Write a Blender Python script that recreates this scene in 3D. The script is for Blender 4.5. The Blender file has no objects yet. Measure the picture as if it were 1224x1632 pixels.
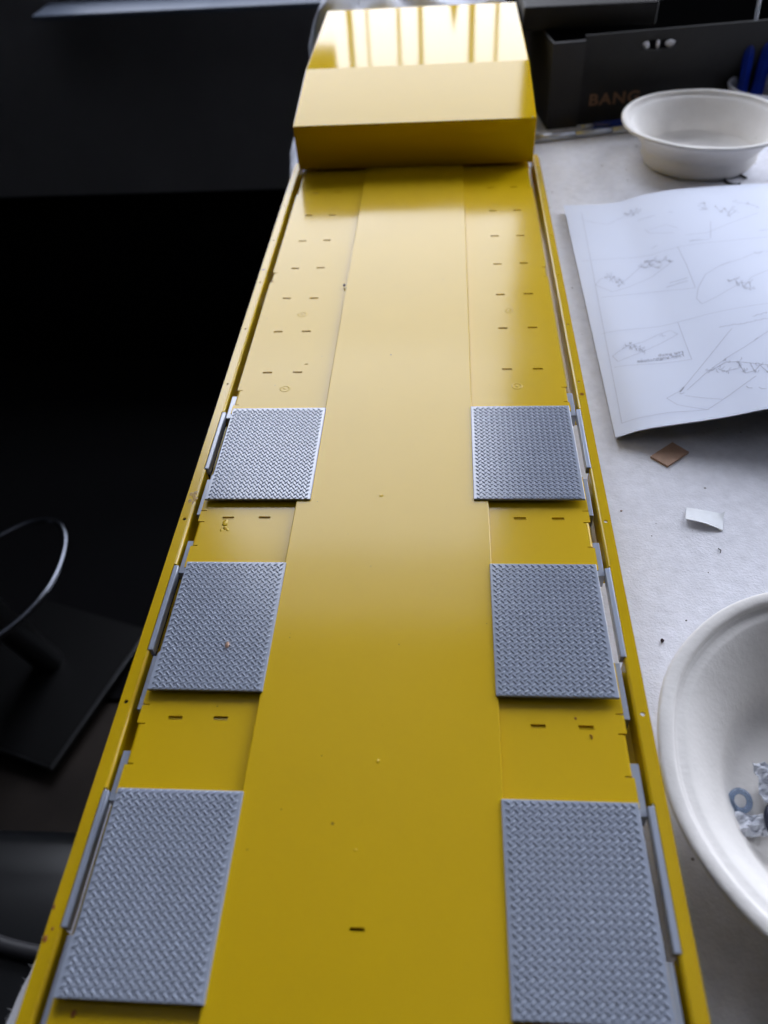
import bpy, bmesh, math, random
from mathutils import Vector, Matrix, noise
R = math.radians
random.seed(7)
scene = bpy.context.scene
col = scene.collection

# ------------------------------------------------------------------ camera, world, exposure
cam = bpy.data.cameras.new('camera')
cam.sensor_fit = 'VERTICAL'; cam.sensor_height = 36; cam.lens = 27.96
cam.clip_start = 0.01; cam.clip_end = 50
co = bpy.data.objects.new('camera', cam); col.objects.link(co)
fwd = Vector((-.0781, .697, -.7128)); right = Vector((.9969, .0556, -.0548))
fwd.normalize(); right = (right - fwd * right.dot(fwd)).normalized(); up = right.cross(fwd)
co.matrix_world = Matrix(((right.x, up.x, -fwd.x, .0262), (right.y, up.y, -fwd.y, 0),
                          (right.z, up.z, -fwd.z, .27), (0, 0, 0, 1)))
cam.dof.use_dof = True; cam.dof.focus_distance = .385; cam.dof.aperture_fstop = 8.5
scene.camera = co

w = bpy.data.worlds.new('World'); scene.world = w; w.use_nodes = True
bg = w.node_tree.nodes['Background']
bg.inputs[0].default_value = (.75, .85, 1, 1); bg.inputs[1].default_value = .008
scene.view_settings.view_transform = 'Standard'; scene.view_settings.look = 'None'
scene.view_settings.exposure = .21; scene.view_settings.gamma = 1
WINDOW_RADIANCE = 6.0

# ------------------------------------------------------------------ helpers
def link(o, parent=None):
    col.objects.link(o)
    if parent: o.parent = parent
    return o
def tag(o, label=None, cat=None, group=None, kind=None):
    if label: o['label'] = label
    if cat: o['category'] = cat
    if group: o['group'] = group
    if kind: o['kind'] = kind
    return o
def empty(name, loc, label, cat, group=None):
    o = bpy.data.objects.new(name, None); o.location = loc; o.empty_display_size = .02
    link(o); return tag(o, label, cat, group)
def mesh(name, vs, fs, mat, parent=None, smooth=False, bevel=0, seg=2):
    me = bpy.data.meshes.new(name); me.from_pydata([tuple(v) for v in vs], [], fs); me.update()
    return finish(name, me, mat, parent, smooth, bevel, seg)
def finish(name, me, mat, parent=None, smooth=False, bevel=0, seg=2):
    bm = bmesh.new(); bm.from_mesh(me); bmesh.ops.recalc_face_normals(bm, faces=bm.faces); bm.to_mesh(me); bm.free()
    me.materials.clear(); me.materials.append(mat)
    if smooth:
        for p in me.polygons: p.use_smooth = True
        if smooth is True: me.set_sharp_from_angle(angle=R(48))
    o = bpy.data.objects.new(name, me); link(o)
    if parent:
        o.parent = parent
        r = parent
        off = Vector(r.location)
        while r.parent: r = r.parent; off += Vector(r.location)
        o.location = -off if not o.parent.parent and parent.type == 'EMPTY' else Vector((0, 0, 0))
    if bevel:
        m = o.modifiers.new('bevel', 'BEVEL'); m.width = bevel; m.segments = seg; m.limit_method = 'ANGLE'; m.angle_limit = R(25)
        m.harden_normals = False
    return o
class MB:
    def __init__(s): s.v = []; s.f = []
    def add(s, vs, fs):
        b = len(s.v); s.v += [tuple(v) for v in vs]; s.f += [tuple(i + b for i in f) for f in fs]
    def box(s, x0, x1, y0, y1, z0, z1):
        s.add([(x, y, z) for z in (z0, z1) for y in (y0, y1) for x in (x0, x1)],
              [(0, 2, 3, 1), (4, 5, 7, 6), (0, 1, 5, 4), (2, 6, 7, 3), (0, 4, 6, 2), (1, 3, 7, 5)])
    def prism(s, prof, a, b, axis=0):   # profile in the two other axes, extruded along axis
        n = len(prof)
        def pt(p, t):
            if axis == 0: return (t, p[0], p[1])
            if axis == 1: return (p[0], t, p[1])
            return (p[0], p[1], t)
        s.add([pt(p, a) for p in prof] + [pt(p, b) for p in prof],
              [tuple(range(n)), tuple(range(2 * n - 1, n - 1, -1))] + [(i, (i + 1) % n, n + (i + 1) % n, n + i) for i in range(n)])
    def tube(s, pts, r, n=10, cap=True):
        pts = [Vector(p) for p in pts]; rings = []
        rr = r if isinstance(r, (list, tuple)) else [r] * len(pts)
        prev = None
        for i, p in enumerate(pts):
            t = (pts[min(i + 1, len(pts) - 1)] - pts[max(i - 1, 0)]).normalized()
            if prev is None:
                u = t.orthogonal().normalized()
            else:
                u = (prev - t * prev.dot(t)).normalized()
            prev = u; v = t.cross(u)
            rings.append([p + (u * math.cos(2 * math.pi * k / n) + v * math.sin(2 * math.pi * k / n)) * rr[i] for k in range(n)])
        vs = [q for g in rings for q in g]; fs = []
        for i in range(len(pts) - 1):
            for k in range(n):
                fs.append((i * n + k, i * n + (k + 1) % n, (i + 1) * n + (k + 1) % n, (i + 1) * n + k))
        if cap: fs += [tuple(range(n))[::-1], tuple(range((len(pts) - 1) * n, len(pts) * n))]
        s.add(vs, fs)
    def lathe(s, prof, c, n=72, closed=True):
        m = len(prof)
        vs = [(c[0] + r * math.cos(2 * math.pi * k / n), c[1] + r * math.sin(2 * math.pi * k / n), c[2] + z) for k in range(n) for r, z in prof]
        fs = []
        for k in range(n):
            k2 = (k + 1) % n
            for i in range(m if closed else m - 1):
                j = (i + 1) % m
                fs.append((k * m + i, k2 * m + i, k2 * m + j, k * m + j))
        s.add(vs, fs)
    def blob(s, c, r, amp=.3, seed=0, sub=2):
        bm = bmesh.new(); bmesh.ops.create_icosphere(bm, subdivisions=sub, radius=1)
        vs = []
        for v in bm.verts:
            d = 1 + amp * noise.noise(v.co * 1.4 + Vector((seed * 3.1, seed, 0)))
            vs.append((c[0] + v.co.x * r[0] * d, c[1] + v.co.y * r[1] * d, c[2] + v.co.z * r[2] * d))
        s.add(vs, [tuple(q.index for q in f.verts) for f in bm.faces]); bm.free()
    def build(s, name, mat, parent=None, smooth=False, bevel=0, seg=2):
        return mesh(name, s.v, s.f, mat, parent, smooth, bevel, seg)
def add_plate(mb, outer, holes, ztop, t):
    """flat sheet with real holes, ztop at its face and t thick"""
    bm = bmesh.new()
    for loop in [outer] + holes:
        vs = [bm.verts.new((x, y, ztop)) for x, y in loop]
        for i in range(len(vs)): bm.edges.new((vs[i], vs[(i + 1) % len(vs)]))
    bmesh.ops.triangle_fill(bm, use_beauty=True, edges=bm.edges[:])
    g = bmesh.ops.extrude_face_region(bm, geom=bm.faces[:])
    bmesh.ops.translate(bm, vec=(0, 0, -t), verts=[e for e in g['geom'] if isinstance(e, bmesh.types.BMVert)])
    bm.verts.index_update()
    mb.add([v.co.copy() for v in bm.verts], [tuple(v.index for v in f.verts) for f in bm.faces]); bm.free()
def circle(x, y, r, n=16): return [(x + r * math.cos(2 * math.pi * k / n), y + r * math.sin(2 * math.pi * k / n)) for k in range(n)]
def slot(x, y, lx, ly):
    return [(x - lx, y - ly * .6), (x - lx * .94, y - ly), (x + lx * .94, y - ly), (x + lx, y - ly * .6),
            (x + lx, y + ly * .6), (x + lx * .94, y + ly), (x - lx * .94, y + ly), (x - lx, y + ly * .6)]

# ------------------------------------------------------------------ materials
def mat(name, color, rough=.5, metallic=0, spec=.5, var=0, vscale=20, bump=0, bscale=200, rvar=0, specks=None, coat=0, coat_r=.45, alpha=1, trans=0, emit=None, bump2=None):
    m = bpy.data.materials.new(name); m.use_nodes = True; nt = m.node_tree; N = nt.nodes; L = nt.links
    b = N['Principled BSDF']
    b.inputs['Roughness'].default_value = rough; b.inputs['Metallic'].default_value = metallic
    b.inputs['Specular IOR Level'].default_value = spec; b.inputs['Coat Weight'].default_value = coat; b.inputs['Coat Roughness'].default_value = coat_r
    b.inputs['Transmission Weight'].default_value = trans; b.inputs['Alpha'].default_value = alpha
    b.inputs['Base Color'].default_value = (*color, 1)
    tc = N.new('ShaderNodeTexCoord'); src = tc.outputs['Object']
    csock = None
    if var:
        nz = N.new('ShaderNodeTexNoise'); nz.inputs['Scale'].default_value = vscale; nz.inputs['Detail'].default_value = 6; nz.inputs['Roughness'].default_value = .65
        L.new(src, nz.inputs['Vector'])
        r = N.new('ShaderNodeValToRGB'); r.color_ramp.elements[0].position = .3; r.color_ramp.elements[1].position = .7
        r.color_ramp.elements[0].color = (*[c * (1 - var) for c in color], 1); r.color_ramp.elements[1].color = (*[min(1, c * (1 + var)) for c in color], 1)
        L.new(nz.outputs['Fac'], r.inputs[0]); csock = r.outputs[0]
    for sp in (specks or []):
        scale, thr, sc, amt = sp
        vo = N.new('ShaderNodeTexVoronoi'); vo.inputs['Scale'].default_value = scale; L.new(src, vo.inputs['Vector'])
        # random cells keep a speck, others none
        sep = N.new('ShaderNodeSeparateColor'); L.new(vo.outputs['Color'], sep.inputs[0])
        gt = N.new('ShaderNodeMath'); gt.operation = 'GREATER_THAN'; gt.inputs[1].default_value = 1 - amt; L.new(sep.outputs[0], gt.inputs[0])
        mr = N.new('ShaderNodeMapRange'); mr.inputs[1].default_value = thr; mr.inputs[2].default_value = thr * .5; L.new(vo.outputs['Distance'], mr.inputs[0])
        mu = N.new('ShaderNodeMath'); mu.operation = 'MULTIPLY'; L.new(gt.outputs[0], mu.inputs[0]); L.new(mr.outputs[0], mu.inputs[1])
        mx = N.new('ShaderNodeMix'); mx.data_type = 'RGBA'; L.new(mu.outputs[0], mx.inputs[0])
        if csock: L.new(csock, mx.inputs[6])
        else: mx.inputs[6].default_value = (*color, 1)
        mx.inputs[7].default_value = (*sc, 1); csock = mx.outputs[2]
    if csock: L.new(csock, b.inputs['Base Color'])
    if rvar:
        nz = N.new('ShaderNodeTexNoise'); nz.inputs['Scale'].default_value = 14; nz.inputs['Detail'].default_value = 4; L.new(src, nz.inputs['Vector'])
        mr = N.new('ShaderNodeMapRange'); mr.inputs[1].default_value = .3; mr.inputs[2].default_value = .7
        mr.inputs[3].default_value = rough - rvar; mr.inputs[4].default_value = rough + rvar; L.new(nz.outputs['Fac'], mr.inputs[0]); L.new(mr.outputs[0], b.inputs['Roughness'])
    nrm = None
    for bb in ([(bump, bscale)] if bump else []) + (bump2 or []):
        nz = N.new('ShaderNodeTexNoise'); nz.inputs['Scale'].default_value = bb[1]; nz.inputs['Detail'].default_value = 5; L.new(src, nz.inputs['Vector'])
        bu = N.new('ShaderNodeBump'); bu.inputs['Strength'].default_value = 1; bu.inputs['Distance'].default_value = bb[0]; L.new(nz.outputs['Fac'], bu.inputs['Height'])
        if nrm: L.new(nrm, bu.inputs['Normal'])
        nrm = bu.outputs[0]
    if nrm: L.new(nrm, b.inputs['Normal'])
    if emit:
        b.inputs['Emission Color'].default_value = (*emit[0], 1); b.inputs['Emission Strength'].default_value = emit[1]
    return m
YEL = (.69, .445, .001)
M = {}
M['deck'] = mat('yellow_satin_paint', YEL, .14, spec=.29, coat=.16, var=.03, vscale=9, bump=.00002, bscale=260, rvar=.03, specks=[(160, .10, (.16, .09, .01), .012), (420, .14, (.25, .15, .01), .012)], bump2=[(.00012, 14)])
M['hood'] = mat('yellow_gloss_paint', YEL, .075, spec=.23, var=.02, vscale=9, bump2=[(.00004, 20)], specks=[(120, .08, (.05, .04, .02), .01)])
M['rail'] = mat('yellow_rail_paint', (.63, .41, .002), .18, var=.05, vscale=40, bump=.00003, bscale=300, specks=[(140, .22, (.24, .09, .012), .025)])
M['grey'] = mat('grey_plastic', (.36, .405, .50), .19, spec=1.0, var=.05, vscale=60)
M['tread'] = mat('grey_plastic_worn_tread', (.36, .405, .50), .34, spec=.7, var=.10, vscale=90)
M['chip'] = mat('dark_chip', (.03, .018, .01), .6)
M['felt'] = mat('white_felt', (.83, .84, .90), .95, spec=.1, var=.07, vscale=150, bump=.00025, bscale=900, specks=[(230, .20, (.2, .19, .19), .03), (90, .12, (.3, .28, .27), .02)], bump2=[(.0003, 190)])
M['paper'] = mat('white_paper', (.75, .80, .93), .7, spec=.25, var=.01, vscale=6)
M['booklet_shade'] = mat('booklet_shade_dark', (.025, .025, .03), .6)  # near black, chosen to deepen the shade under the booklet
M['ink'] = mat('grey_ink', (.50, .52, .60), .8); M['inkb'] = mat('black_ink', (.06, .06, .08), .8); M['inkm'] = mat('mid_ink', (.32, .33, .39), .8)
M['pulp'] = mat('moulded_pulp', (.84, .815, .78), .8, spec=.25, var=.03, vscale=70, bump=.00018, bscale=420, specks=[(150, .09, (.28, .22, .18), .02)], bump2=[(.0004, 60)])
M['wood'] = mat('tan_wood', (.46, .29, .20), .7, var=.15, vscale=80, bump=.0002, bscale=300)
M['blackp'] = mat('black_plastic', (.008, .008, .01), .4)
M['blackm'] = mat('black_matt', (.005, .005, .006), .85, spec=.1)
M['card'] = mat('black_card', (.020, .0195, .019), .6, spec=.3, var=.25, vscale=16, bump=.0002, bscale=500)
M['card2'] = mat('black_card_flap', (.030, .029, .030), .6, spec=.3, var=.12, vscale=20)
M['copper'] = mat('copper_print', (.20, .10, .05), .45, metallic=.3)
M['tray'] = mat('dark_brown_board', (.016, .014, .012), .7, var=.3, vscale=30)
M['cloth'] = mat('pale_blue_cloth', (.78, .82, .92), .9, spec=.1, var=.06, vscale=50, bump=.0006, bscale=700)
M['steel'] = mat('brushed_steel', (.62, .65, .72), .38, metallic=.7, var=.05, vscale=60)
M['chrome'] = mat('chrome', (.20, .215, .25), .18, metallic=1); M['gunmetal'] = mat('gunmetal', (.16, .165, .17), .35, metallic=1)
M['blue'] = mat('blue_plastic', (.008, .03, .30), .18, spec=.6)
M['cup'] = mat('white_plastic', (.6, .6, .64), .5)
M['clear'] = mat('clear_tubing', (.42, .54, .74), .12, trans=.75, spec=.6)
M['foil'] = mat('white_plastic_film', (.80, .83, .90), .25, trans=.15, spec=.6)
M['navy'] = mat('navy_rubber', (.012, .014, .035), .35)
M['wall'] = mat('dark_wall_paint', (.27, .27, .28), .8, spec=.2, var=.12, vscale=5)
M['floor'] = mat('dark_wood_floor', (.030, .023, .019), .55, spec=.25, var=.4, vscale=7)
M['leather'] = mat('black_leather', (.006, .007, .0085), .30, spec=.8, bump=.00005, bscale=700)
M['frame'] = mat('grey_window_paint', (.05, .05, .055), .5)
M['sill'] = mat('grey_stone', (.13, .155, .205), .5, var=.06, vscale=20)
M['ceil'] = mat('white_ceiling', (.22, .22, .23), .9, spec=.1)
M['table'] = mat('table_board', (.10, .08, .06), .6, var=.2, vscale=10)
M['lint'] = mat('lint', (.06, .055, .055), .9); M['fuzz'] = mat('felt_fibre', (.62, .62, .64), .9)
M['rust'] = mat('rust_stain', (.30, .085, .012), .7)
pane = bpy.data.materials.new('daylit_pane'); pane.use_nodes = True
nt = pane.node_tree; nt.nodes.clear()
em = nt.nodes.new('ShaderNodeEmission'); em.inputs[0].default_value = (.915, .96, 1.10, 1); em.inputs[1].default_value = WINDOW_RADIANCE
ou = nt.nodes.new('ShaderNodeOutputMaterial'); nt.links.new(em.outputs[0], ou.inputs[0])

pane2 = pane.copy(); pane2.name = 'dimmed_daylit_pane'; pane2.node_tree.nodes['Emission'].inputs[1].default_value = WINDOW_RADIANCE * .4  # dimmer top pane, added to fade out the upper end of the deck reflection
pane_m = pane.copy(); pane_m.name = 'pane_towards_roofs'; pane_m.node_tree.nodes['Emission'].inputs[1].default_value = WINDOW_RADIANCE * .72
pane_l = pane.copy(); pane_l.name = 'pane_towards_houses'; pane_l.node_tree.nodes['Emission'].inputs[1].default_value = WINDOW_RADIANCE * .60
pane3 = pane.copy(); pane3.name = 'open_daylit_pane'; pane3.node_tree.nodes['Emission'].inputs[1].default_value = WINDOW_RADIANCE * 1.35
# ------------------------------------------------------------------ the room
FL = -.78; WY = 1.5; CE = 1.87
WX0, WX1, WZ0, WZ1 = -.62, .177, -.035, 1.80; WZM = 1.46; VX0, VX1, VZ1 = .68, 2.9, 1.28
def struct(name, mb, m, label=None):
    o = mb.build(name, m); return tag(o, label, None, None, 'structure')
b = MB(); b.box(-2.2, 3.2, -1.5, WY + .2, FL - .05, FL); struct('floor', b, M['floor'])
b = MB()
b.box(-2.2, WX0, WY, WY + .18, -.375, CE); b.box(WX1, VX0, WY, WY + .18, -.375, CE); b.box(VX1, 3.2, WY, WY + .18, -.375, CE)
b.box(VX0, VX1, WY, WY + .18, -.375, WZ0); b.box(VX0, VX1, WY, WY + .18, VZ1, CE)
b.box(WX0, WX1, WY, WY + .18, -.375, WZ0); b.box(WX0, WX1, WY, WY + .18, WZ1, CE)
struct('wall', b, M['wall'])
b = MB(); b.box(-2.2, 3.2, WY + .03, WY + .18, FL, -.3755); struct('lower_wall', b, M['blackm'])
b = MB(); b.box(-2.2, 3.2, -.6, WY + .2, CE, CE + .05); struct('ceiling', b, M['ceil'])

win = empty('window', (0, WY, WZ0), 'tall daylit window in the dark wall beyond the table', 'window')
b = MB(); b.box(WX0 + .001, WX1 - .001, WY + .03, WY + .034, .7605, WZM); b.build('pane', pane, win)
b = MB(); b.box(WX0 + .001, WX1 - .001, WY + .03, WY + .034, .3125, .76); b.build('middle_pane', pane_m, win)
b = MB(); b.box(WX0 + .001, WX1 - .001, WY + .03, WY + .034, WZ0 + .001, .312); b.build('lower_pane', pane_l, win)
b = MB(); b.box(WX0 + .001, WX1 - .001, WY + .03, WY + .034, WZM + .0005, WZ1 - .001); b.build('dimmed_top_pane', pane2, win)
b = MB()
for x0, x1 in ((WX0, WX0 + .02), (WX1 - .012, WX1)): b.box(x0 + .0005, x1 - .0005, WY - .004, WY + .026, WZ0 + .02, WZ1 - .0205)
b.box(WX0 + .0005, WX1 - .0005, WY - .004, WY + .026, WZ0 + .0005, WZ0 + .02); b.box(WX0 + .0005, WX1 - .0005, WY - .004, WY + .026, WZ1 - .02, WZ1 - .0005)
b.build('frame', M['frame'], win)
for x, wd in ((-.36, .008), (-.1365, .0085), (-.107, .003), (-.0546, .005), (-.018, .0075), (.0674, .010), (.1088, .0055)):
    b = MB(); b.box(x - wd / 2, x + wd / 2, WY + .004, WY + .018, WZ0 + .021, .30); b.build('glazing_bar', M['frame'], win)
b = MB(); b.box(WX0 + .021, WX1 - .013, WY + .002, WY + .02, .3005, .325); b.build('transom', M['frame'], win)
b = MB(); b.prism([(-.01, -.0288), (.0825, -.0288), (.0375, .232)], WY + .003, WY + .016, 1); b.build('reflection_wedge', M['frame'], win)  # unseen wedge, added for a pointed dark streak in the hood reflection
b = MB(); b.box(-.30, -.165, WY - .002, WY + .022, .249, .2995); b.build('reflection_block', M['frame'], win)  # unseen block, added to darken the left of the hood reflection
b = MB(); b.box(-.634, .52, WY - .085, WY - .0005, -.057, -.0495)
tag(b.build('window_sill', M['sill'], None, bevel=.002), 'thin blue grey sill board along the dark wall at the top left', 'sill')

win2 = empty('window', ((VX0 + VX1) / 2, WY, WZ0), 'wide daylit window in the dark wall right of the tall one', 'window')
b = MB(); b.box(VX0 + .001, VX1 - .001, WY + .03, WY + .034, WZ0 + .001, VZ1 - .001); b.build('pane', pane3, win2)
b = MB()
for x0, x1 in ((VX0, VX0 + .03), ((VX0 + VX1) / 2 - .02, (VX0 + VX1) / 2 + .02), (VX1 - .03, VX1)): b.box(x0 + .0005, x1 - .0005, WY - .004, WY + .026, WZ0 + .03, VZ1 - .0305)
b.box(VX0 + .0005, VX1 - .0005, WY - .004, WY + .026, WZ0 + .0005, WZ0 + .03); b.box(VX0 + .0005, VX1 - .0005, WY - .004, WY + .026, VZ1 - .03, VZ1 - .0005)
b.build('frame', M['frame'], win2)
filler = MB(); filler.box(-1.9, -.05, .62, WY + .02, FL, FL + .008)  # black layer added so the window-lit floor here stays dark
tag(filler.build('filler', M['blackm']), 'black rug added to keep the floor below the wall dark', 'filler')

# bar stool: square base, slanted chrome leg, chrome footrest
st = empty('bar_stool', (-.55, .68, FL), 'black and chrome stool with square base standing on the floor', 'stool')
def base_plate():
    P = [Vector((-.5275, .4965)), Vector((-.4523, .7372)), Vector((-.66, .80)), Vector((-.735, .56))]
    mb = MB(); mb.prism([tuple(p) for p in P], FL + .0085, FL + .026, 2); return mb
base_plate().build('base', mat('black_lacquer', (.0025, .0025, .003), .5, spec=.25), st, bevel=.003)
b = MB(); b.tube([(-.735, .56, FL + .024), (-.5275, .4965, FL + .024), (-.4523, .7372, FL + .024)], .0035, 8); b.build('pale_edge', M['gunmetal'], st, True)  # thin tube that makes two edges of the base lighter
b = MB(); b.tube([(-.593, .672, FL + .026), (-.5966, .638, -.6), (-.600, .60, -.42), (-.603, .57, -.25)], .021, 16); b.build('leg', M['gunmetal'], st, True)
ring = [(-.60, .575), (-.575, .63), (-.5428, .6593), (-.5125, .6835), (-.4796, .686), (-.4555, .658), (-.4458, .6047), (-.4536, .5544), (-.4806, .5072), (-.52, .475), (-.56, .49), (-.595, .545)]
def smoothloop(pts, k=5, closed=True):
    out = []; n = len(pts)
    for i in range(n if closed else n - 1):
        p0, p1, p2, p3 = [Vector(pts[(i + d) % n] if closed else pts[max(0, min(n - 1, i + d))]) for d in (-1, 0, 1, 2)]
        for j in range(k):
            t = j / k
            out.append(.5 * ((2 * p1) + (-p0 + p2) * t + (2 * p0 - 5 * p1 + 4 * p2 - p3) * t * t + (-p0 + 3 * p1 - 3 * p2 + p3) * t ** 3))
    if not closed: out.append(Vector(pts[-1]))
    return out
lp = smoothloop([(x, y, -.45) for x, y in ring]); lp.append(lp[0])
b = MB(); b.tube(lp, .0042, 10, False); b.build('footrest', M['chrome'], st, True)
b = MB(); b.lathe([(.001, -.25), (.13, -.25), (.15, -.235), (.15, -.215), (.12, -.2), (.001, -.2)], (-.66, .56, 0), 32, False); b.build('seat', M['leather'], st, True)

# chair below the table's near left corner
ch = empty('chair', (-.4, .05, FL), 'black leather chair pushed under the near left table edge', 'chair')
b = MB()
prof = [(-.19, -.43), (-.19, -.37), (-.16, -.345), (.0, -.338), (.16, -.338), (.225, -.345), (.252, -.362), (.262, -.39), (.255, -.43)]
b.prism(prof, -.72, -.155, 0); b.build('seat', M['leather'], ch, True, bevel=.02, seg=4)
b = MB(); b.tube(smoothloop([(-.50, .168, -.334), (-.40, .176, -.333), (-.335, .170, -.333), (-.28, .157, -.333), (-.22, .150, -.334)], 6, False), .006, 8); b.build('seat_glint', mat('seat_glint_grey', (.05, .05, .055), .4), ch, True)  # grey tube standing in for the window's reflection on the seat leather
for x, y in ((-.69, -.16), (-.19, -.16), (-.69, .22), (-.19, .22)):
    b = MB(); b.box(x - .015, x + .015, y - .015, y + .015, FL, -.4302); b.build('leg', M['blackp'], ch)

# ------------------------------------------------------------------ table and felt
FT = -.036
tb = empty('table', (.35, .35, FL), 'work table covered with white felt', 'table')
b = MB(); b.box(-.088, .95, -.3, 1.22, -.07, -.0405); b.build('tabletop', M['table'], tb)
for x, y in ((-.05, -.25), (.9, -.25), (-.05, 1.17), (.9, 1.17)):
    b = MB(); b.box(x - .03, x + .03, y - .03, y + .03, FL, -.0705); b.build('leg', M['table'], tb)
edge = [(-.30, -.149), (0, -.1315), (.0565, -.1222), (.0825, -.1182), (.0905, -.1172), (.12, -.1145), (.16, -.111), (.25, -.105), (.4, -.099), (.8, -.096), (1.2, -.096)]
def lerp_tab(t, tab):
    for (a, va), (c, vc) in zip(tab, tab[1:]):
        if t <= c: return va + (vc - va) * max(0, t - a) / (c - a)
    return tab[-1][1]
pts = []
y = -.28
while y < 1.2:
    pts.append((lerp_tab(y, edge) + .0007 * noise.noise(Vector((y * 160, 0, 0))) + .0012 * noise.noise(Vector((y * 40, 3, 0))), y)); y += .004
b = MB(); add_plate(b, pts + [(.93, 1.2), (.93, -.28)], [], FT, .0042)
felt = tag(b.build('felt_cloth', M['felt']), 'white felt cloth spread over the work table', 'cloth')
b = MB()
for i in range(420):
    y = random.uniform(-.02, .2); x = lerp_tab(y, edge) + random.uniform(-.0003, .001)
    a = random.uniform(2.2, 4.1); l = random.uniform(.0008, .0026); z = FT - random.uniform(0, .004)
    d = Vector((math.cos(a), math.sin(a), random.uniform(-.3, .6))); p = Vector((x, y, z)); q = p + d * l * .5 + Vector((0, random.uniform(-.4, .4) * l, 0)); e = p + d * l
    b.tube([p, q, e], [.00010, .00008, .00003], 3, False)
tag(b.build('fibre', M['fuzz'], felt), kind='stuff')
b = MB()
for i in range(80):
    x = random.uniform(.106, .34); y = random.uniform(.12, .80)
    s = random.choice((.0002, .0003, .0003, .0005))
    b.blob((x, y, FT + s * .4), (s * random.uniform(.6, 1.8), s * random.uniform(.6, 1.6), s * .5), .4, i, 1)
tag(b.build('lint', M['lint'], felt), kind='stuff')

# ------------------------------------------------------------------ the yellow trailer bed
tr = empty('model_trailer', (0, .40, FT), 'yellow metal model trailer bed with grey tread plates and raised hood', 'model trailer')
# centre spine
b = MB()
add_plate(b, [(-.0457, .0), (.0457, .0), (.0457, .2709), (.0394, .2712), (.0394, .80), (-.0394, .80), (-.0394, .2712), (-.0457, .2709)],
          [slot(-.0014, .0795, .0024, .0006)], .0021, .0012)
for s in (-1, 1):
    for x, y0, y1 in ((.0457, 0, .2705), (.0394, .2715, .80)):   # folded-down rolled edge
        arc = [(x, .0021), (x + .00025, .0020), (x + .0004, .0017), (x + .0004, .00085), (x, .0008)]
        b.prism([(s * px, pz) for px, pz in arc], y0, y1, 1)
b.build('spine_plate', M['deck'], tr)
for y in (.05, .30, .55, .77):
    b = MB(); b.box(-.03, .03, y - .006, y + .006, .0001, .0008); b.build('spacer', M['rail'], tr)
for (x, y, r) in ((.0017, .1358, .0010), (-.0051, .273, .0011), (-.004, .104, .0006)):
    b = MB(); b.lathe([(.0001, .00020), (r * .4, .00017), (r * .75, .00008), (r, -.00003)], (x, y, .0021), 14, False); b.build('paint_blister', M['deck'], tr, 2)
b = MB(); b.blob((-.0412, .4721, .0016), (.0009, .0016, .0006), .4, 3); b.build('paint_chip', M['chip'], tr)
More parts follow.
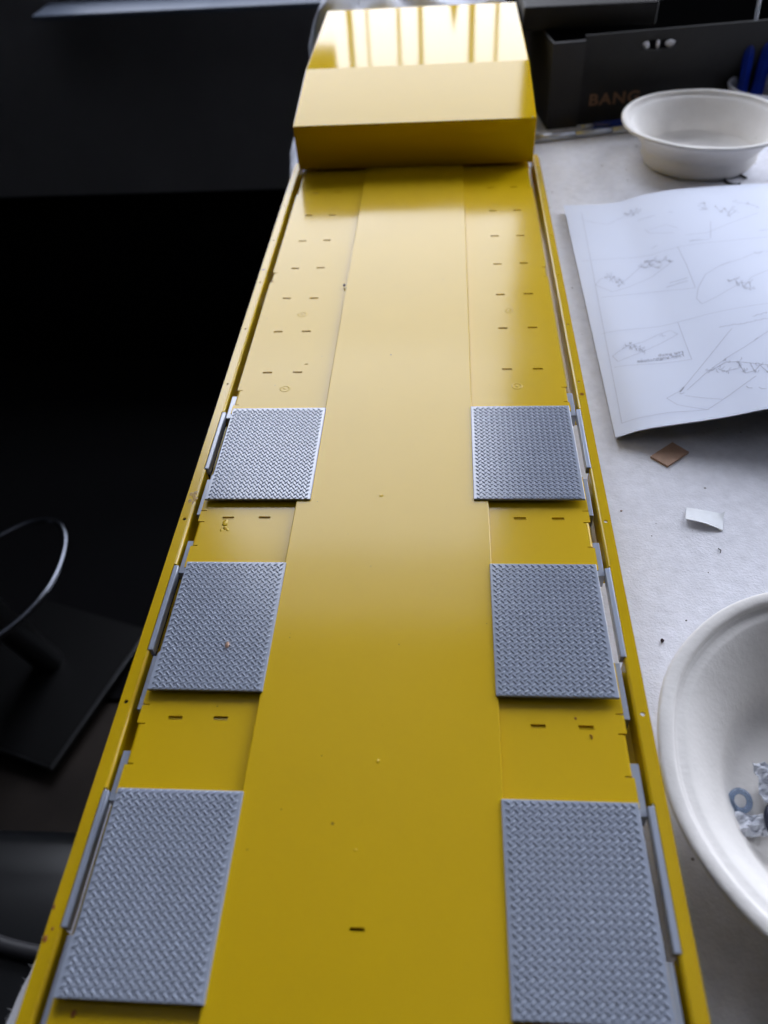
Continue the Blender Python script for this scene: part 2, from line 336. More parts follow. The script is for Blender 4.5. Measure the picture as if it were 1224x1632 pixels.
# side panels
rows = [.1530, .2601, .378, .4204, .4596, .499, .5387, .5788, .6185]
tabs = [(.1336, .150), (.2422, .2573), (.3477, .3605), (.481, .4935), (.617, .652)]
slits = [.1584, .2648]
cutr = [(.0745, .1222), (.181, .229), (.288, .340)]
RXO = .0925
for s in (-1, 1):
    out = [(.0395, .0)]
    out.append((RXO, .0))
    ev = sorted([(a, 'tab', c) for a, c in tabs] + [(q, 'slit', q) for q in slits] + [(a, 'cut', c) for a, c in cutr])
    for a, k, c in ev:
        if k == 'slit': out += [(RXO, a - .00035), (RXO - .003, a - .0002), (RXO - .003, a + .0002), (RXO, a + .00035)]
        elif k == 'cut': out += [(RXO, a), (RXO - .0024, a + .0003), (RXO - .0024, c - .0003), (RXO, c)]
        else: out += [(RXO, a - .0004), (RXO - .0032, a - .0003), (RXO - .0032, a + .0002), (RXO - .0016, a + .0002), (RXO - .0016, c - .0002), (RXO - .0032, c - .0002), (RXO - .0032, c + .0003), (RXO, c + .0004)]
    out += [(RXO, .80), (.0395, .80)]
    b = MB()
    hol = []
    for i, y in enumerate(rows):
        for x in (.0603, .0781):
            hol.append(slot(s * (x + random.uniform(-.0002, .0002)), y + random.uniform(-.0003, .0003), .0028, .00062))
    if s < 0: hol.append(slot(-.0560, .3855, .0011, .00035))
    add_plate(b, [(s * x, y) for x, y in out], hol, 0, .0008)
    for h in hol[:2 * len(rows)]:   # pressed lip along the near side of each slot
        hx = [p[0] for p in h]; hy = min(p[1] for p in h)
        b.prism([(hy - .00045, -.0001), (hy - .00022, .00016), (hy - .00003, .00012), (hy - .00003, -.0001)], min(hx) + .0002, max(hx) + .0004 * (s > 0), 0)
    for a, c in tabs:
        x = RXO - .0016
        prof = [(x, 0), (x + .0005, -.0001), (x + .0009, -.0005), (x + .001, -.001), (x + .001, -.0055), (x + .0004, -.0055), (x + .0004, -.0011), (x, -.0008)]
        b.prism([(s * px, pz) for px, pz in prof], a + .0003, c - .0003, 1)
    panel = b.build('side_panel', M['deck'], tr)
    for y in (.440, .362):
        b = MB(); r = .0025
        b.lathe([(r - .0008, -.0002), (r - .0005, .00006), (r, .0001), (r + .0005, .00006), (r + .0008, -.0002)], (s * .0653, y, 0), 24, False)
        b.lathe([(.0001, .0001), (.0008, .0001), (.0013, -.0002)], (s * .0653, y, 0), 16, False)
        b.build('weld_ring', M['deck'], panel, 2)
    if s < 0:
        b = MB()
        for q, (x, y, r) in enumerate(((-.0788, .2565, .0015), (-.0783, .2535, .0009), (-.0800, .2520, .0006), (-.0770, .2522, .0007))):
            b.blob((x, y, 0), (r, r * 1.4, .00016), .5, q, 2)
        b.build('paint_drip', M['deck'], panel, 2)
        b = MB(); b.blob((-.0850, .0535, .0001), (.0008, .001, .0003), .4, 2); b.build('rust_spot', M['rust'], panel)
    else:
        b = MB(); b.tube([(.0790, .1495, .0002), (.0797, .1488, .0002), (.0795, .1480, .0001)], .0003, 5); b.blob((.0745, .1562, 0), (.0005, .0005, .0003), .4, 1)
        b.build('rust_spot', M['rust'], panel)
# edge rails with cut-outs beside the tread plates
plates = [(.0392, .0914, .2698, .3405), (.0452, .0914, .1634, .2296), (.0452, .0918, .0567, .1228)]
bars = [(p[3] - .0457, p[3] + .0002) for p in plates]
holes_y = {-1: [.5967, .5405, .481, .4243, .367, .2592, .1594, .66], 1: [.595, .5375, .4825, .4232, .3656, .2582, .1586, .655]}
for s in (-1, 1):
    b = MB()
    fl = [(.0977, .0), (.102, .0)] + [(.102 + .00012 * noise.noise(Vector((q * 3.1, s, 0))), .02 * q) for q in range(1, 33)] + [(.1018, .672), (.1008, .679), (.0977, .681)]
    add_plate(b, [(s * x, y) for x, y in fl], [circle(s * .0995, y, .0009 if y < .3 else .0007) for y in holes_y[s]], 0, .0008)
    cuts = sorted(bars); segs = []; y0 = 0
    for a, c in cuts: segs.append((y0, a)); y0 = c + .0012
    segs.append((y0, .681))
    r = .0012
    arc = [(.0977 - r * math.sin(t), -r + r * math.cos(t)) for t in [R(15 * k) for k in range(7)]]
    inn = [(.0977 - (r - .0007) * math.sin(t), -r + (r - .0007) * math.cos(t)) for t in [R(15 * k) for k in range(7)]]
    prof = arc + [(.0965, -.0108), (.0908, -.0110), (.0908, -.0117), (.0972, -.0117)] + inn[::-1]
    for a, c in segs: b.prism([(s * px, pz) for px, pz in prof], a, c, 1)
    if s < 0:
        for a, c in cuts: b.prism([(s * px, pz) for px, pz in [(.0908, -.0112), (.0978, -.0112), (.0978, -.0117), (.0908, -.0117)]], a + .0002, c + .001, 1)  # added strip, keeps lit felt from showing through the left cut-outs
    rl = b.build('edge_rail', M['rail'], tr)
    me = rl.data
    for p in me.polygons: p.use_smooth = False
    if s < 0:
        b = MB()
        for q in range(9): b.blob((-.0985 + random.uniform(-.0018, .0016), .273 + random.uniform(-.006, .006), .0), (.0005 + random.random() * .0006, .0014, .00010), .6, q, 2)
        b.build('scuff', mat('scuffed_paint', (.42, .25, .03), .5, var=.5, vscale=900), rl)
        b = MB(); b.blob((-.1012, .0735, .0), (.0007, .0012, .0002), .5, 4); b.blob((-.0998, .0765, .0), (.0004, .0006, .0002), .5, 5); b.blob((-.1016, .083, .0), (.0004, .0008, .0002), .5, 6)
        b.build('rust_spot', M['rust'], rl)
b = MB(); b.box(-.0885, .0885, .02, .80, -.0145, -.0137); b.build('slot_light_block', M['rail'], tr)  # added plate that stops light showing through the panel slots
# chassis beams that carry the bed
for x in (-.03, .03):
    b = MB(); b.box(x - .005, x + .005, .02, .78, FT, -.0147); b.build('chassis_beam', M['rail'], tr)
# hood
b = MB()
b.prism([(.6575, .0024), (.6537, .038), (.7508, .0506), (.93, .0518), (.944, .045), (.944, .0024)], -.0957, .0957, 0)
b.build('hood', M['hood'], tr, bevel=.0009, seg=3)
b = MB(); b.blob((.0925, .6545, .0385), (.0006, .0004, .0005), .3, 2, 1); b.build('hood_glint', M['steel'], tr)  # steel blob standing in for a glint on the hood edge
# tread plates
PITCH = .0028
def tread_mesh(x0, x1, y0, y1, zt, mirror):
    mb = MB(); h = .00046; ln = .00116; wd = .00036
    a45 = math.sqrt(.5)
    ny = int((y1 - y0) / PITCH) + 2; nx = int((x1 - x0) / PITCH) + 2
    for j in range(ny):
        for i in range(nx):
            for k in (0, 1):
                cx = x0 + .0021 + (i + .5 * k) * PITCH; cy = y0 + .0004 + (j + .5 * k) * PITCH
                if cx > x1 - .0008 or cy > y1 - .0009: continue
                sg = -1 if (k == 1) else 1
                if mirror: sg = -sg; cxx = x0 + x1 - cx
                else: cxx = cx
                ux, uy = a45, a45 * sg; vx, vy = -uy, ux
                vs = []
                for sc, z in ((1, zt - .00005), (.72, zt + h)):
                    L_, W_ = ln * (1 if z < zt else .84), wd * (1 if z < zt else .38)
                    for pl, pw in ((-1, 0), (-.72, -1), (.72, -1), (1, 0), (.72, 1), (-.72, 1)):
                        px, py = cxx + ux * L_ * pl + vx * W_ * pw, cy + uy * L_ * pl + vy * W_ * pw
                        vs.append((px, max(py, y0 + .00012), z))
                mb.add(vs, [(q, (q + 1) % 6, 6 + (q + 1) % 6, 6 + q) for q in range(6)] + [(6, 7, 8, 9, 10, 11)])
    return mb
ZT = .0030
for pi, (x0, x1, y0, y1) in enumerate(plates):
    for s in (-1, 1):
        a, c = (x0, x1) if s > 0 else (-x1, -x0)
        b = MB()
        if s < 0:   # outer edge steps in beside the bar
            add_plate(b, [(a, y0), (c, y0), (c, y1), (a + .0008, y1), (a + .0008, y0 + .018), (a, y0 + .0165)], [], ZT, .0011)
        else:
            add_plate(b, [(a, y0), (c, y0), (c - .0003, y1), (a, y1)], [], ZT, .0011)
        pl = b.build('tread_plate', M['grey'], tr, bevel=.00025, seg=2)
        t = tread_mesh(a + .0003, c - .0003, y0, y1, ZT, s > 0).build('raised_tread', M['tread'], pl, 2); tag(t, kind="stuff")
        # feet that carry the plate on the panel
        for fx in (a + .006, c - .006):
            for fy in (y0 + .012, y1 - .008):
                b = MB(); b.box(fx - .002, fx + .002, fy - .003, fy + .003, .0002, ZT - .0011); b.build('foot', M['grey'], pl)
        ba, bc = bars[pi]
        prof = [(.0951, -.004), (.0951, -.0003), (.0954, .0002), (.0972, .0002), (.0975, -.0003), (.0975, -.004)]
        b = MB(); b.prism([(s * px, pz) for px, pz in prof], ba, bc, 1); b.build('hinge_bar', M['grey'], pl, bevel=.0002)
        for ya, yb, xo in ((y0 - .0065, y0 + .0185, .0948), (y1 - .003, y1 + .0165, .0950)):
            b = MB(); b.prism([(s * .0917, -.0014), (s * xo, -.0014), (s * xo, -.009), (s * .0917, -.009)], ya, yb, 1); b.build('clip', M['grey'], pl, bevel=.0002)
b = MB(); b.blob((-.0631, .1844, ZT + .0006), (.0009, .0014, .0006), .5, 9, 2)
tag(b.build('wood_shaving', M['wood'], None, True), 'tiny brown shaving lying on the middle left tread plate', 'shaving')

# ------------------------------------------------------------------ instruction booklet
NX = [.1234, .1353, .1487, .1653, .1846, .2014, .235, .275, .31, .335]; NZ = [-.0318, -.0265, -.0234, -.0204, -.0163, -.0117, -.006, -.010, -.022, -.0315]
FX = [.1222, .15, .167, .1838, .2031, .2422, .2831, .315, .335]; FZ = [-.0305, -.0305, -.0290, -.0243, -.0207, -.0183, -.0176, -.023, -.0310]
def cub(x, X, Z):
    x = max(X[0], min(X[-1], x)); n = len(X)
    for i in range(n - 1):
        if x <= X[i + 1]: break
    def m(k):
        if k == 0: return (Z[1] - Z[0]) / (X[1] - X[0])
        if k == n - 1: return (Z[-1] - Z[-2]) / (X[-1] - X[-2])
        return .5 * ((Z[k + 1] - Z[k]) / (X[k + 1] - X[k]) + (Z[k] - Z[k - 1]) / (X[k] - X[k - 1]))
    h = X[i + 1] - X[i]; t = (x - X[i]) / h
    return (2 * t ** 3 - 3 * t * t + 1) * Z[i] + (t ** 3 - 2 * t * t + t) * h * m(i) + (-2 * t ** 3 + 3 * t * t) * Z[i + 1] + (t ** 3 - t * t) * h * m(i + 1)
def pz(x, y):
    v = max(-.05, min(1.05, (y - .355) / .295))
    return (1 - v) * cub(x, NX, NZ) + v * cub(x, FX, FZ)
bk = empty('instruction_booklet', (.225, .485, FT), 'open white instruction booklet with line drawings curling up off the felt', 'booklet')
for k in range(5):
    x0, x1, y0, y1 = .1228 + .0004 * k, .335, .355 + .0007 * k, .650 - .0006 * k; n, m_ = 54, 30; th = .00022
    vs = []; fs = []
    for lay in (0, 1):
        for j in range(m_ + 1):
            for i in range(n + 1):
                x = x0 + (x1 - x0) * i / n; y = y0 + (y1 - y0) * j / m_
                vs.append((x, y, max(FT + .0008 - lay * th - k * .00005, pz(x, y) - lay * th - k * .0007)))
    W = n + 1; H = m_ + 1
    for j in range(m_):
        for i in range(n):
            q = j * W + i; fs.append((q, q + 1, q + W + 1, q + W)); q += W * H; fs.append((q, q + W, q + W + 1, q + 1))
    for j in range(m_):
        for i in (0, n): q = j * W + i; fs.append((q, q + W, q + W + W * H, q + W * H))
    for i in range(n):
        for j in (0, m_): q = j * W + i; fs.append((q, q + 1, q + 1 + W * H, q + W * H))
    pg = mesh('page', vs, fs, M['paper'] if k < 4 else M['booklet_shade'], bk)
    for p in pg.data.polygons: p.use_smooth = True
    pg.data.set_sharp_from_angle(angle=R(40))
    if k == 0: top = pg
b = MB(); n = 30; m_ = 12   # added block that stops window light passing under the arched pages
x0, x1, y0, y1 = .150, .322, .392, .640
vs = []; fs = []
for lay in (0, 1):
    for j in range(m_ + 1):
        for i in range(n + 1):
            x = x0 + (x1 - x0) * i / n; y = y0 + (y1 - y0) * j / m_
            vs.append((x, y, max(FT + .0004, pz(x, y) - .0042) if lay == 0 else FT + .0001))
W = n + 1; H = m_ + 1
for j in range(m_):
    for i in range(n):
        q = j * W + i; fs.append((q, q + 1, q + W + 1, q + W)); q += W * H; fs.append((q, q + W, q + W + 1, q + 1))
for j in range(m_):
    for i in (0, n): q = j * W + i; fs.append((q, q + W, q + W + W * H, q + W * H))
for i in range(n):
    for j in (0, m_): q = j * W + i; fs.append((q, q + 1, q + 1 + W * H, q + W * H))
b.add(vs, fs); b.build('booklet_light_block', M['booklet_shade'], bk)
def ribbon(mb, pts, wd):
    P = [Vector((a * 1e-4, c * 1e-4)) for a, c in pts]; Q = []
    for a, c in zip(P, P[1:]):
        n = max(1, int((c - a).length / .002)); Q += [a.lerp(c, i / n) for i in range(n)]
    Q.append(P[-1]); vs = []
    for i, q in enumerate(Q):
        t = (Q[min(i + 1, len(Q) - 1)] - Q[max(0, i - 1)]); t = t.normalized() if t.length > 0 else Vector((1, 0)); nrm = Vector((-t.y, t.x)) * wd / 2
        for sg in (-1, 1):
            p = q + nrm * sg; vs.append((p.x, p.y, pz(p.x, p.y) + .00025))
    mb.add(vs, [(2 * i, 2 * i + 1, 2 * i + 3, 2 * i + 2) for i in range(len(Q) - 1)])
BORDER = [[(1357, 6346), (1304, 4771), (1274, 3651)], [(1266, 5556), (1525, 5536), (1755, 5505), (1937, 5527)], [(1937, 5527), (1940, 5225), (1932, 4924)], [(1335, 5012), (1668, 4998), (1932, 4924)], [(1280, 4578), (1636, 4556), (1888, 4580), (2297, 4599)], [(1752, 4569), (1749, 4357), (1748, 4137)], [(1306, 4186), (1541, 4149), (1748, 4137)], [(1937, 5527), (2265, 5511), (2563, 5542)], [(1274, 3651), (1535, 3660), (1733, 3634)]]
DRAW = [[(1343, 6228), (1443, 6149), (1540, 6115), (1653, 6203), (1717, 6253), (1780, 6210)], [(1778, 5908), (1798, 5831), (1954, 5749)], [(1808, 5889), (1931, 5905), (1992, 5809)], [(2019, 5684), (2174, 5674), (2393, 5817), (2605, 5953)], [(2235, 5852), (2173, 5581)], [(2023, 5575), (2164, 5568)], [(1320, 5184), (1418, 5065), (1524, 5104), (1702, 5194), (1849, 5325), (1847, 5382), (1718, 5438), (1656, 5368)], [(1320, 5184), (1354, 5251), (1397, 5282)], [(1496, 5165), (1656, 5368)], [(1928, 4715), (1911, 4796), (1950, 4928), (2028, 5075), (2131, 5156), (2294, 5224), (2415, 5306), (2500, 5321)], [(1928, 4715), (2030, 4767), (2183, 4877)], [(2284, 4953), (2421, 5041)], [(2131, 5156), (2216, 5203)], [(1312, 4305), (1335, 4232), (1477, 4290), (1600, 4354), (1726, 4433)], [(1312, 4305), (1401, 4376), (1519, 4408), (1621, 4469), (1693, 4491), (1726, 4433)], [(1540, 3793), (1633, 3852), (2027, 4373)], [(1540, 3793), (1587, 3718), (1728, 3635), (1843, 3715), (2032, 3854)], [(1642, 3795), (1714, 3755), (1821, 3704)], [(1663, 3845), (1805, 3988), (1927, 4079), (2047, 4155), (2210, 4281)]]
SCRIB = [[(1814, 3985), (1918, 4042), (1974, 4020), (2117, 3937)], [(1865, 3986), (1898, 3953), (1979, 3959), (1984, 3899), (2034, 3901), (2076, 3948), (2098, 3866)], [(1974, 4020), (1979, 3959)], [(2033, 3978), (2034, 3901)], [(1689, 6254), (1703, 6210), (1726, 6264), (1736, 6198), (1761, 6250), (1782, 6225)], [(1397, 5282), (1426, 5303), (1435, 5232), (1460, 5268), (1461, 5186), (1491, 5220), (1502, 5164), (1467, 5145)], [(1707, 5444), (1723, 5392), (1755, 5432), (1781, 5361), (1824, 5394), (1851, 5338)], [(1656, 5368), (1689, 5339), (1728, 5347), (1758, 5303)], [(2229, 6162), (2263, 6189), (2254, 6085), (2224, 6075)], [(2330, 6119), (2342, 5993), (2388, 6072), (2390, 5968), (2437, 6049), (2452, 5996), (2382, 5935)], [(2495, 6167), (2568, 6126), (2623, 6070)], [(2151, 4937), (2185, 4954), (2183, 4877), (2214, 4907), (2207, 4832), (2261, 4907), (2250, 4821), (2215, 4817)], [(1401, 4376), (1425, 4390), (1430, 4346), (1456, 4371), (1459, 4317), (1484, 4331), (1500, 4295)], [(1617, 4448), (1637, 4465), (1637, 4432), (1655, 4442)], [(1618, 3828), (1621, 3815), (1643, 3822)], [(1960, 3779), (1969, 3757), (1986, 3750)], [(2019, 3747), (2028, 3726), (2051, 3721)], [(2406, 5321), (2420, 5277), (2457, 5321)], [(1980, 6097), (2014, 6096)], [(1772, 5600), (1814, 5620)], [(1816, 3994), (1848, 4022)], [(2114, 4211), (2137, 4226)]]
TEXTL = [[(1752, 6084), (1815, 6090), (1885, 6101)], [(1767, 5015), (1841, 5030), (1908, 5038)], [(1798, 5057), (1916, 5079)], [(1961, 4412), (2111, 4407), (2250, 4426)], [(2170, 4470), (2268, 4494)], [(2025, 5584), (2115, 5581)], [(2529, 5650), (2597, 5664)]]
b = MB()
for l in BORDER: ribbon(b, l, .00026)
tag(b.build('printed_border', M['ink'], top), kind='stuff')
b = MB()
for l in DRAW: ribbon(b, l, .00028)
tag(b.build('printed_drawing', M['ink'], top), kind='stuff')
b = MB()
for l in SCRIB: ribbon(b, l, .00028)
rs = random.Random(3)
for l in SCRIB[:2] + SCRIB[4:13]:   # the small machine parts drawn at these spots
    for p in l:
        for q in range(3):
            cx, cy = p[0] + rs.uniform(-14, 14), p[1] + rs.uniform(-22, 22); r1, r2 = rs.uniform(4, 10), rs.uniform(7, 20); a0 = rs.uniform(0, 6)
            if rs.random() < .5: ribbon(b, [(cx + r1 * math.cos(a0 + t * .9), cy + r2 * math.sin(a0 + t * .9)) for t in range(rs.choice((4, 6, 8)))], .0002)
            else: ribbon(b, [(cx, cy), (cx + rs.uniform(8, 22), cy + rs.uniform(4, 18)), (cx + rs.uniform(10, 24), cy + rs.uniform(14, 30))], .0002)
for l in TEXTL:   # lines of small print too blurred to read
    P = [Vector(p) for p in l]; q = []
    for a, c in zip(P, P[1:]):
        n = int((c - a).length / 5)
        for i in range(n):
            p = a.lerp(c, i / n); q.append((p.x, p.y + random.choice((-6, 6, 5, -4, 0))))
    ribbon(b, q, .00026)
ribbon(b, [(1622, 3837), (1650, 3874)], .0009)
tag(b.build('printed_detail', M['inkm'], top), kind='stuff')
def text_mesh(s, size, bold=0, space=1):
    cu = bpy.data.curves.new('t', 'FONT'); cu.body = s; cu.size = size; cu.offset = bold; cu.space_character = space; ob = bpy.data.objects.new('t', cu); col.objects.link(ob)
    me = bpy.data.meshes.new_from_object(ob.evaluated_get(bpy.context.evaluated_depsgraph_get())); bpy.data.objects.remove(ob)
    return [v.co.copy() for v in me.vertices], [tuple(p.vertices) for p in me.polygons]
b = MB()
for s, xr, yb, wd in (('Linke Auffahrrampe', 0.1716, 0.4182, 0.0273), ('Left Ramp', 0.1719, 0.4214, 0.0146)):
    vs, fs = text_mesh(s, .004); mx = max(v.x for v in vs); k = wd / mx
    b.add([(xr - v.x * k, yb + .0026 - v.y * 1.0, pz(xr - v.x * k, yb + .0026 - v.y) + .00028) for v in vs], fs)
tag(b.build('printed_caption', M['inkm'], top), kind='stuff')

# ------------------------------------------------------------------ bowls
def bowl(cx, cy, Rm, rb, h, label, tilt=0):
    e = empty('paper_bowl', (cx, cy, FT), label, 'bowl', 'white pulp bowls on the felt')
    k = Rm / .083
    out = [(.001, 0.0006), (rb - .006 * k, .0004), (rb - .002 * k, 0), (rb + .002 * k, .0012), (rb + .006 * k, .008 * k)]
    wall = [(rb + (Rm - .0085 * k - rb) * t, h * (.22 + .66 * t)) for t in (.25, .5, .75, .92, 1)]
    rim_o = [(Rm - .006 * k, h * .93), (Rm - .0012, h * .915), (Rm, h * .93), (Rm + .0003, h * .965), (Rm - .0003, h * .993), (Rm - .0012, h)]
    rim_i = [(Rm - .0042 * k, h), (Rm - .0052 * k, h * .985), (Rm - .0060 * k, h * .92), (Rm - .0068 * k, h * .905), (Rm - .0100 * k, h * .90), (Rm - .0112 * k, h * .88)]
    wall_i = [(rb - .001 + (Rm - .0115 * k - rb) * t, h * (.24 + .62 * t)) for t in (.92, .75, .5, .25)]
    inn = [(rb + .003 * k, .010 * k), (rb - .003 * k, .0035), (rb - .009 * k, .0022), (.001, .0026)]
    b = MB(); b.lathe(out + wall + rim_o + rim_i + wall_i + inn, (0, 0, 0), 96, False)
    b.v = [(x + cx + .0012 * k * noise.noise(Vector((x * 22, y * 22, cx))), y + cy + .0012 * k * noise.noise(Vector((x * 22, y * 22, 5 + cx))), z + FT + (.0009 * noise.noise(Vector((x * 30, y * 30, 9 + cx))) * (z / h))) for x, y, z in b.v]
    o = b.build('shell', M['pulp'], e, True)
    m = o.modifiers.new('bevel', 'BEVEL'); m.width = .0004; m.segments = 2; m.limit_method = 'ANGLE'; m.angle_limit = R(40)
    return e
bowl(.1855, .138, .0832, .052, .0365, 'white paper bowl at the near right holding offcuts of clear plastic tube')
bowl(.2515, .7456, .0715, .0455, .0372, 'empty white paper bowl behind the instruction booklet')
z0 = FT + .0028
b = MB()
lp = smoothloop([(.1378 + .0034 * math.cos(t), .1398 + .0034 * math.sin(t), z0 + .0035 + .0012 * math.sin(t)) for t in [k * .785 for k in range(8)]], 4); lp.append(lp[0])
b.tube(lp, .0012, 8); tag(b.build('tube_ring', M['clear'], None, True), 'bluish clear plastic tube ring in the near bowl', 'tube offcut')
def crumple(name, c, sx, sy, h, m, seed, n=14, amp=1):
    vs = []; fs = []
    for lay in (0, 1):
        for j in range(n + 1):
            for i in range(n + 1):
                u, v = i / n - .5, j / n - .5
                z = h * (.5 + .5 * noise.noise(Vector((u * 4, v * 4, seed))) + .45 * abs(noise.noise(Vector((u * 9, v * 7, seed + 3)))))
                rr = 1 + .25 * noise.noise(Vector((u * 3, v * 3, seed + 8)))
                vs.append((c[0] + u * sx * rr, c[1] + v * sy * rr, c[2] + max(z, .0006) * (1 - 1.1 * max(abs(u), abs(v)) * .6) - lay * .0004))
    W = n + 1; O = W * W
    for j in range(n):
        for i in range(n):
            q = j * W + i; fs += [(q, q + 1, q + W + 1, q + W), (O + q, O + q + W, O + q + W + 1, O + q + 1)]
    for j in range(n):
        for i in (0, n): q = j * W + i; fs.append((q, q + W, q + W + O, q + O))
    for i in range(n):
        for j in (0, n): q = j * W + i; fs.append((q, q + 1, q + 1 + O, q + O))
    return mesh(name, vs, fs, m)
tag(crumple('film_strip', (.1395, .1312, z0 + .0002), .013, .009, .006, M['foil'], 7.7, 12), 'small crumpled piece of white film below the tube ring in the near bowl', 'plastic film')
tag(crumple('film_wrapper', (.1565, .1455, z0 + .0002), .021, .017, .012, M['foil'], 4.2, 18), 'crumpled white film wrapper in the near bowl', 'wrapper')
b = MB(); b.tube(smoothloop([(.1505, .1385, z0 + .004), (.1462, .1335, z0 + .006), (.1465, .1275, z0 + .005), (.151, .1235, z0 + .0035)], 5, False), .0022, 8)
tag(b.build('rubber_hose', M['navy'], None, True), 'dark curved rubber hose piece in the near bowl', 'hose piece')

# ------------------------------------------------------------------ small things on the felt
def slab(name, P, z, t, m, lift=None):
    lift = lift or [0] * len(P); n = len(P)
    vs = [(x, y, z + l) for (x, y), l in zip(P, lift)] + [(x, y, z + l + t) for (x, y), l in zip(P, lift)]
    return mesh(name, vs, [tuple(range(n))[::-1], tuple(range(n, 2 * n))] + [(i, (i + 1) % n, n + (i + 1) % n, n + i) for i in range(n)], m)
tag(slab('wood_square', [(.1405, .3422), (.1485, .3340), (.1623, .3457), (.1548, .3540)], FT + .0001, .0012, M['wood']), 'square offcut of tan wood half under the booklet edge', 'wood offcut')
vs = []; fs = []; n = 12
A, B, Cc, D = [Vector(p) for p in ((.1519, .3019), (.1701, .2973), (.1668, .2858), (.1492, .2918))]
for lay in (0, 1):
    for j in range(5):
        for i in range(n + 1):
            p = D.lerp(Cc, i / n).lerp(A.lerp(B, i / n), j / 4)
            z = .0004 + .0030 * (1 - i / n) * (1 - j / 5) * .7 + .0012 * math.sin(i / n * math.pi) * (1 - j / 6) + (.002 if i == n and j == 4 else 0)
            vs.append((p.x, p.y, FT + z + (0 if lay else .0003)))
W = n + 1; O = W * 5
for j in range(4):
    for i in range(n): q = j * W + i; fs += [(q, q + 1, q + W + 1, q + W), (O + q, O + q + W, O + q + W + 1, O + q + 1)]
for j in range(4):
    for i in (0, n): q = j * W + i; fs.append((q, q + W, q + W + O, q + O))
for i in range(n):
    for j in (0, 4): q = j * W + i; fs.append((q, q + 1, q + 1 + O, q + O))
tag(mesh('paper_scrap', vs, fs, mat('scrap_paper', (.86, .89, .92), .6, var=.05, vscale=200), None, True), 'small white paper scrap on the felt below the wood offcut', 'paper scrap')
b = MB(); b.tube(smoothloop([(.2838, .7012, FT + .0012), (.2790, .7100, FT + .0012), (.2735, .7120, FT + .0012), (.2680, .7060, FT + .0012), (.2650, .6970, FT + .0012), (.2700, .6900, FT + .0012), (.276, .6905, FT + .0012)], 5, False), .0011, 8)
tag(b.build('rubber_ring', M['blackp'], None, True), 'open black rubber ring on the felt in front of the far bowl', 'ring')
b = MB(); b.blob((.1241, .2172, FT + .0007), (.0008, .0010, .0008), .6, 5, 2); tag(b.build('crumb', mat('dark_red', (.03, .008, .01), .5)), 'dark red crumb on the felt beside the near bowl', 'crumb')
b = MB(); b.tube([(.1620, .2738, FT + .0003), (.1627, .2722, FT + .0008), (.1622, .2708, FT + .0003)], .00025, 5); tag(b.build('thread', M['blackp']), 'short dark thread on the felt below the paper scrap', 'thread')
b = MB(); b.blob((.1183, .3000, FT + .0004), (.0007, .0005, .0004), .6, 3, 1); tag(b.build('crumb', M['wood']), 'pale brown crumb on the felt beside the rail', 'crumb')

# ------------------------------------------------------------------ things at the far end of the table
cb = empty('cardboard_box', (.2, .845, FT), 'black cardboard box with copper lettering and a hand hole at the back', 'box')
o0 = Vector((.1545, .838)); dx = Vector((.9905, .1375)).normalized(); dy = Vector((-dx.y, dx.x))
def bxp(u, v, z): p = o0 + dx * u + dy * v; return (p.x, p.y, z)
BH = .0435
mb = MB()
mb.add([bxp(u, v, z) for z in (FT + .0002, -.012) for v in (.003, .11) for u in (-.0285, .26)], [(0, 2, 3, 1), (4, 5, 7, 6), (0, 1, 5, 4), (2, 6, 7, 3), (0, 4, 6, 2), (1, 3, 7, 5)])
mb.build('box_body', M['blackm'], cb)
for u0, u1, v0, v1 in ((-.031, -.0288, -.0002, .112), (-.0285, .262, .1105, .1125), (.2602, .262, .003, .1102)):
    mb = MB(); mb.add([bxp(u, v, z) for z in (FT + .0002, BH - .0035) for v in (v0, v1) for u in (u0, u1)], [(0, 2, 3, 1), (4, 5, 7, 6), (0, 1, 5, 4), (2, 6, 7, 3), (0, 4, 6, 2), (1, 3, 7, 5)]); mb.build('side_wall', M['card'], cb)
# front wall sheet with the oval hand hole
def front_sheet():
    bm = MB(); hl = [(.071 + .0105 * c + .007 * (1 if c > 0 else -1), .0308 + .0045 * s) for c, s in [(math.cos(2 * math.pi * k / 16 + .01), math.sin(2 * math.pi * k / 16 + .01)) for k in range(16)]]
    add_plate(bm, [(-.0, FT + .0003), (.262, FT + .0003), (.262, BH), (0, BH)], [hl], 0, .0025)
    bm.v = [bxp(u, -zz * -1 + .0, z) if False else bxp(u, -zz, z) for u, z, zz in bm.v]
    return bm
front_sheet().build('front_wall', M['card'], cb)
mb = MB(); mb.add([bxp(u, v, z) for z in (FT + .0003, BH - .003) for v in (-.005, -.0002) for u in (-.031, -.0005)], [(0, 2, 3, 1), (4, 5, 7, 6), (0, 1, 5, 4), (2, 6, 7, 3), (0, 4, 6, 2), (1, 3, 7, 5)])
mb.build('flap', M['card2'], cb)
for k, (u, wd) in enumerate(((.060, .006), (.071, .003), (.083, .007))):
    mb = MB(); p = bxp(u, .0045, .0296); mb.blob(p, (wd * .6, .002, .0035), .3, k, 2); mb.build('packing', M['cup'], cb, True)
vs, fs = text_mesh('BANG', .02, .0006, 1.15); mx = max(v.x for v in vs)
vs2 = [bxp(.0095 + v.x * .050 / mx, -.0006, -.0180 + v.y * .72) for v in vs]
mesh('lettering', vs2, fs, M['copper'], cb)
for o in cb.children: pass
b = MB(); b.box(.08, .36, 1.0, 1.12, FT, .062); tag(b.build('tray', M['tray'], None, bevel=.003), 'dark brown board tray standing behind the black box', 'tray')
b = MB(); b.box(.099, .224, .872, .99, .0402, .0605)
tag(b.build('wooden_batten', M['tray'], None, bevel=.002), 'dark brown batten lying across the top of the black box', 'batten')

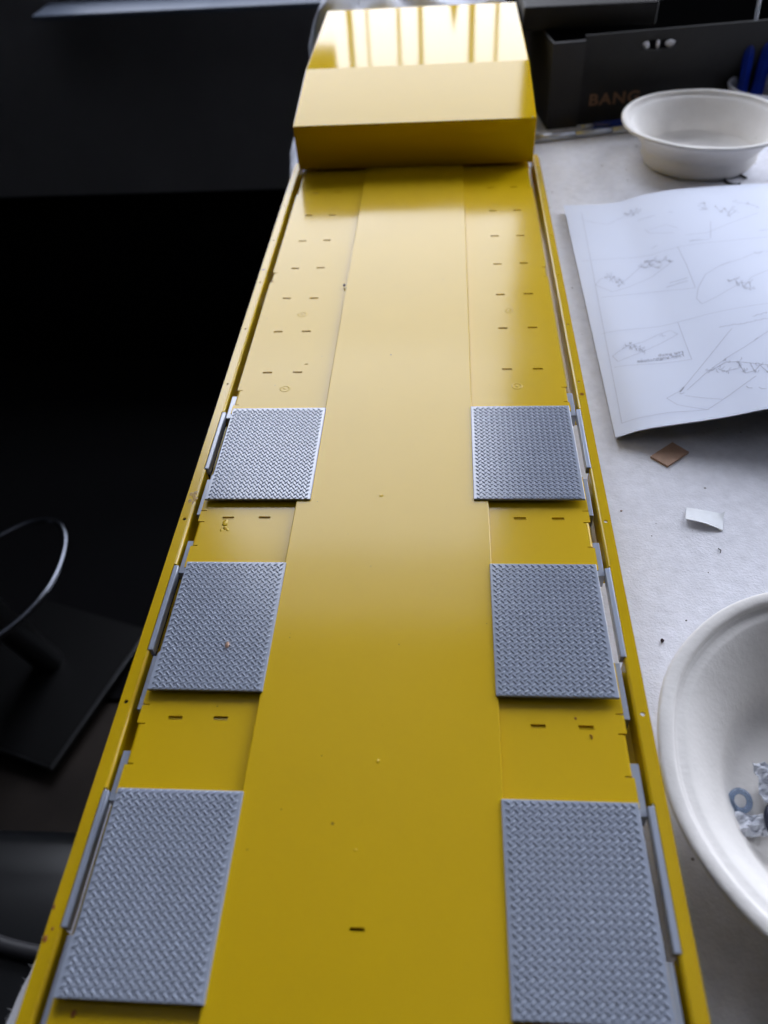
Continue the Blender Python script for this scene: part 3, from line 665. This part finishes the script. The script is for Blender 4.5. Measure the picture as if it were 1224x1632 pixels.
# towel heap behind the hood, with a tail along its left side
tw = []
def towel():
    mb = MB(); n = 40; m_ = 26; vs = []; fs = []
    for lay in (0, 1):
        for j in range(m_ + 1):
            for i in range(n + 1):
                u, v = i / n, j / m_
                x = -.122 + .215 * u; y = .962 + .09 * v
                fold = .5 + .5 * math.sin(u * 22 + 3 * noise.noise(Vector((u * 3, v * 3, 1))) + v * 3)
                tp = lerp_tab(x, [(-.122, .012), (-.116, .026), (-.108, .046), (-.095, .060), (-.06, .060), (-.035, .057), (-.015, .048), (.06, .046), (.09, .044), (.1, .03)])
                hgt = (tp + .036 - .004 + .007 * fold) * math.sin(math.pi * min(1, v * .8 + .2)) ** .4
                y += -.012 * fold - .01 * noise.noise(Vector((u * 6, v * 6, 4)))
                z = FT + max(.001, hgt) if lay == 0 else FT + .0003
                vs.append((x + .006 * noise.noise(Vector((u * 7, v * 9, 7))), y, z))
    W = n + 1; O = W * (m_ + 1)
    for j in range(m_):
        for i in range(n): q = j * W + i; fs += [(q, q + 1, q + W + 1, q + W), (O + q, O + q + W, O + q + W + 1, O + q + 1)]
    for j in range(m_):
        for i in (0, n): q = j * W + i; fs.append((q, q + W, q + W + O, q + O))
    for i in range(n):
        for j in (0, m_): q = j * W + i; fs.append((q, q + 1, q + 1 + O, q + O))
    mb.add(vs, fs)
    mb.tube(smoothloop([(-.104, .975, FT + .010), (-.110, .90, FT + .012), (-.113, .83, FT + .011), (-.1125, .775, FT + .0095), (-.1105, .735, FT + .008), (-.108, .715, FT + .006)], 5, False), [.010] * 18 + [.008] * 8, 10)
    return mb
tag(towel().build('towel', M['cloth'], None, True), 'crumpled pale blue white towel heaped behind the yellow hood', 'towel')

# telescopic rod and pen
def seg_tube(p, q, parts, root, m):
    p = Vector(p); q = Vector(q)
    for a, c, r, nm in parts:
        mb = MB(); mb.tube([p.lerp(q, a), p.lerp(q, c)], r, 16); o = mb.build(nm, m, root)
        for f in o.data.polygons: f.use_smooth = len(f.vertices) == 4
rod = empty('telescopic_rod', (.158, .80, FT), 'silver telescopic rod lying on the felt beside the hood', 'rod')
seg_tube((.105, .798, FT + .0035), (.235, .822, FT + .0035), [(.02, .34, .0035, 'rod_segment'), (.341, .62, .0029, 'rod_segment'), (.621, 1, .0033, 'rod_segment')], rod, M['steel'])
pen = empty('pen', (.18, .83, FT), 'blue pen with a silver clip lying behind the rod', 'pen')
seg_tube((.158, .8235, FT + .0035), (.26, .845, FT + .0035), [(.11, 1, .0034, 'barrel')], pen, M['blue'])
seg_tube((.158, .8235, FT + .0035), (.26, .845, FT + .0035), [(0, .109, .0022, 'tip')], pen, M['steel'])

# cup with screwdrivers
cx, cy = .326, .835
b = MB(); b.lathe([(.001, .0002), (.026, .0002), (.028, .002), (.0315, .030), (.033, .0315), (.0325, .033), (.0305, .0325), (.0262, .003), (.001, .002)], (cx, cy, FT), 48, False)
tag(b.build('cup', M['cup'], None, True), 'white plastic cup behind the far bowl holding screwdrivers', 'cup')
for k, (p, q, lab) in enumerate((((.3085, .838, FT + .0085), (.3135, .862, .0225), 'blue screwdriver leaning leftmost in the cup with its long shaft up'),
                                 ((.322, .84, FT + .0085), (.3325, .866, .026), 'thick blue screwdriver in the cup right of the leftmost one'),
                                 ((.338, .838, FT + .0085), (.349, .862, .024), 'blue screwdriver standing rightmost in the white cup'))):
    e = empty('screwdriver', p, lab, 'screwdriver', 'screwdrivers in the white cup')
    p = Vector(p); q = Vector(q); d = (q - p).normalized(); mb = MB()
    rad = .0052 if k != 1 else .0062
    ns = 18; rings = 9; u = d.orthogonal().normalized(); v = d.cross(u); vs = []; fs = []
    prof = [(0, .8), (.04, 1), (.3, 1), (.45, .9), (.6, 1), (.85, 1), (.93, .85), (.98, .62), (1, .45)]
    for t, rr in prof:
        for i in range(ns):
            a = 2 * math.pi * i / ns; rad2 = rad * rr * (1 if i % 3 else .84)
            vs.append(p.lerp(q, t) + (u * math.cos(a) + v * math.sin(a)) * rad2)
    for j in range(len(prof) - 1):
        for i in range(ns): fs.append((j * ns + i, j * ns + (i + 1) % ns, (j + 1) * ns + (i + 1) % ns, (j + 1) * ns + i))
    fs += [tuple(range(ns))[::-1], tuple(range((len(prof) - 1) * ns, len(prof) * ns))]
    mesh('handle', vs, fs, M['blue'], e)
    mb = MB(); mb.tube([q + d * .0002, q + d * .085], .0013 if k != 1 else .002, 10); mb.build('shaft', M['steel'], e, True)

for o in scene.objects:
    if o.type == 'MESH': o.data.update()
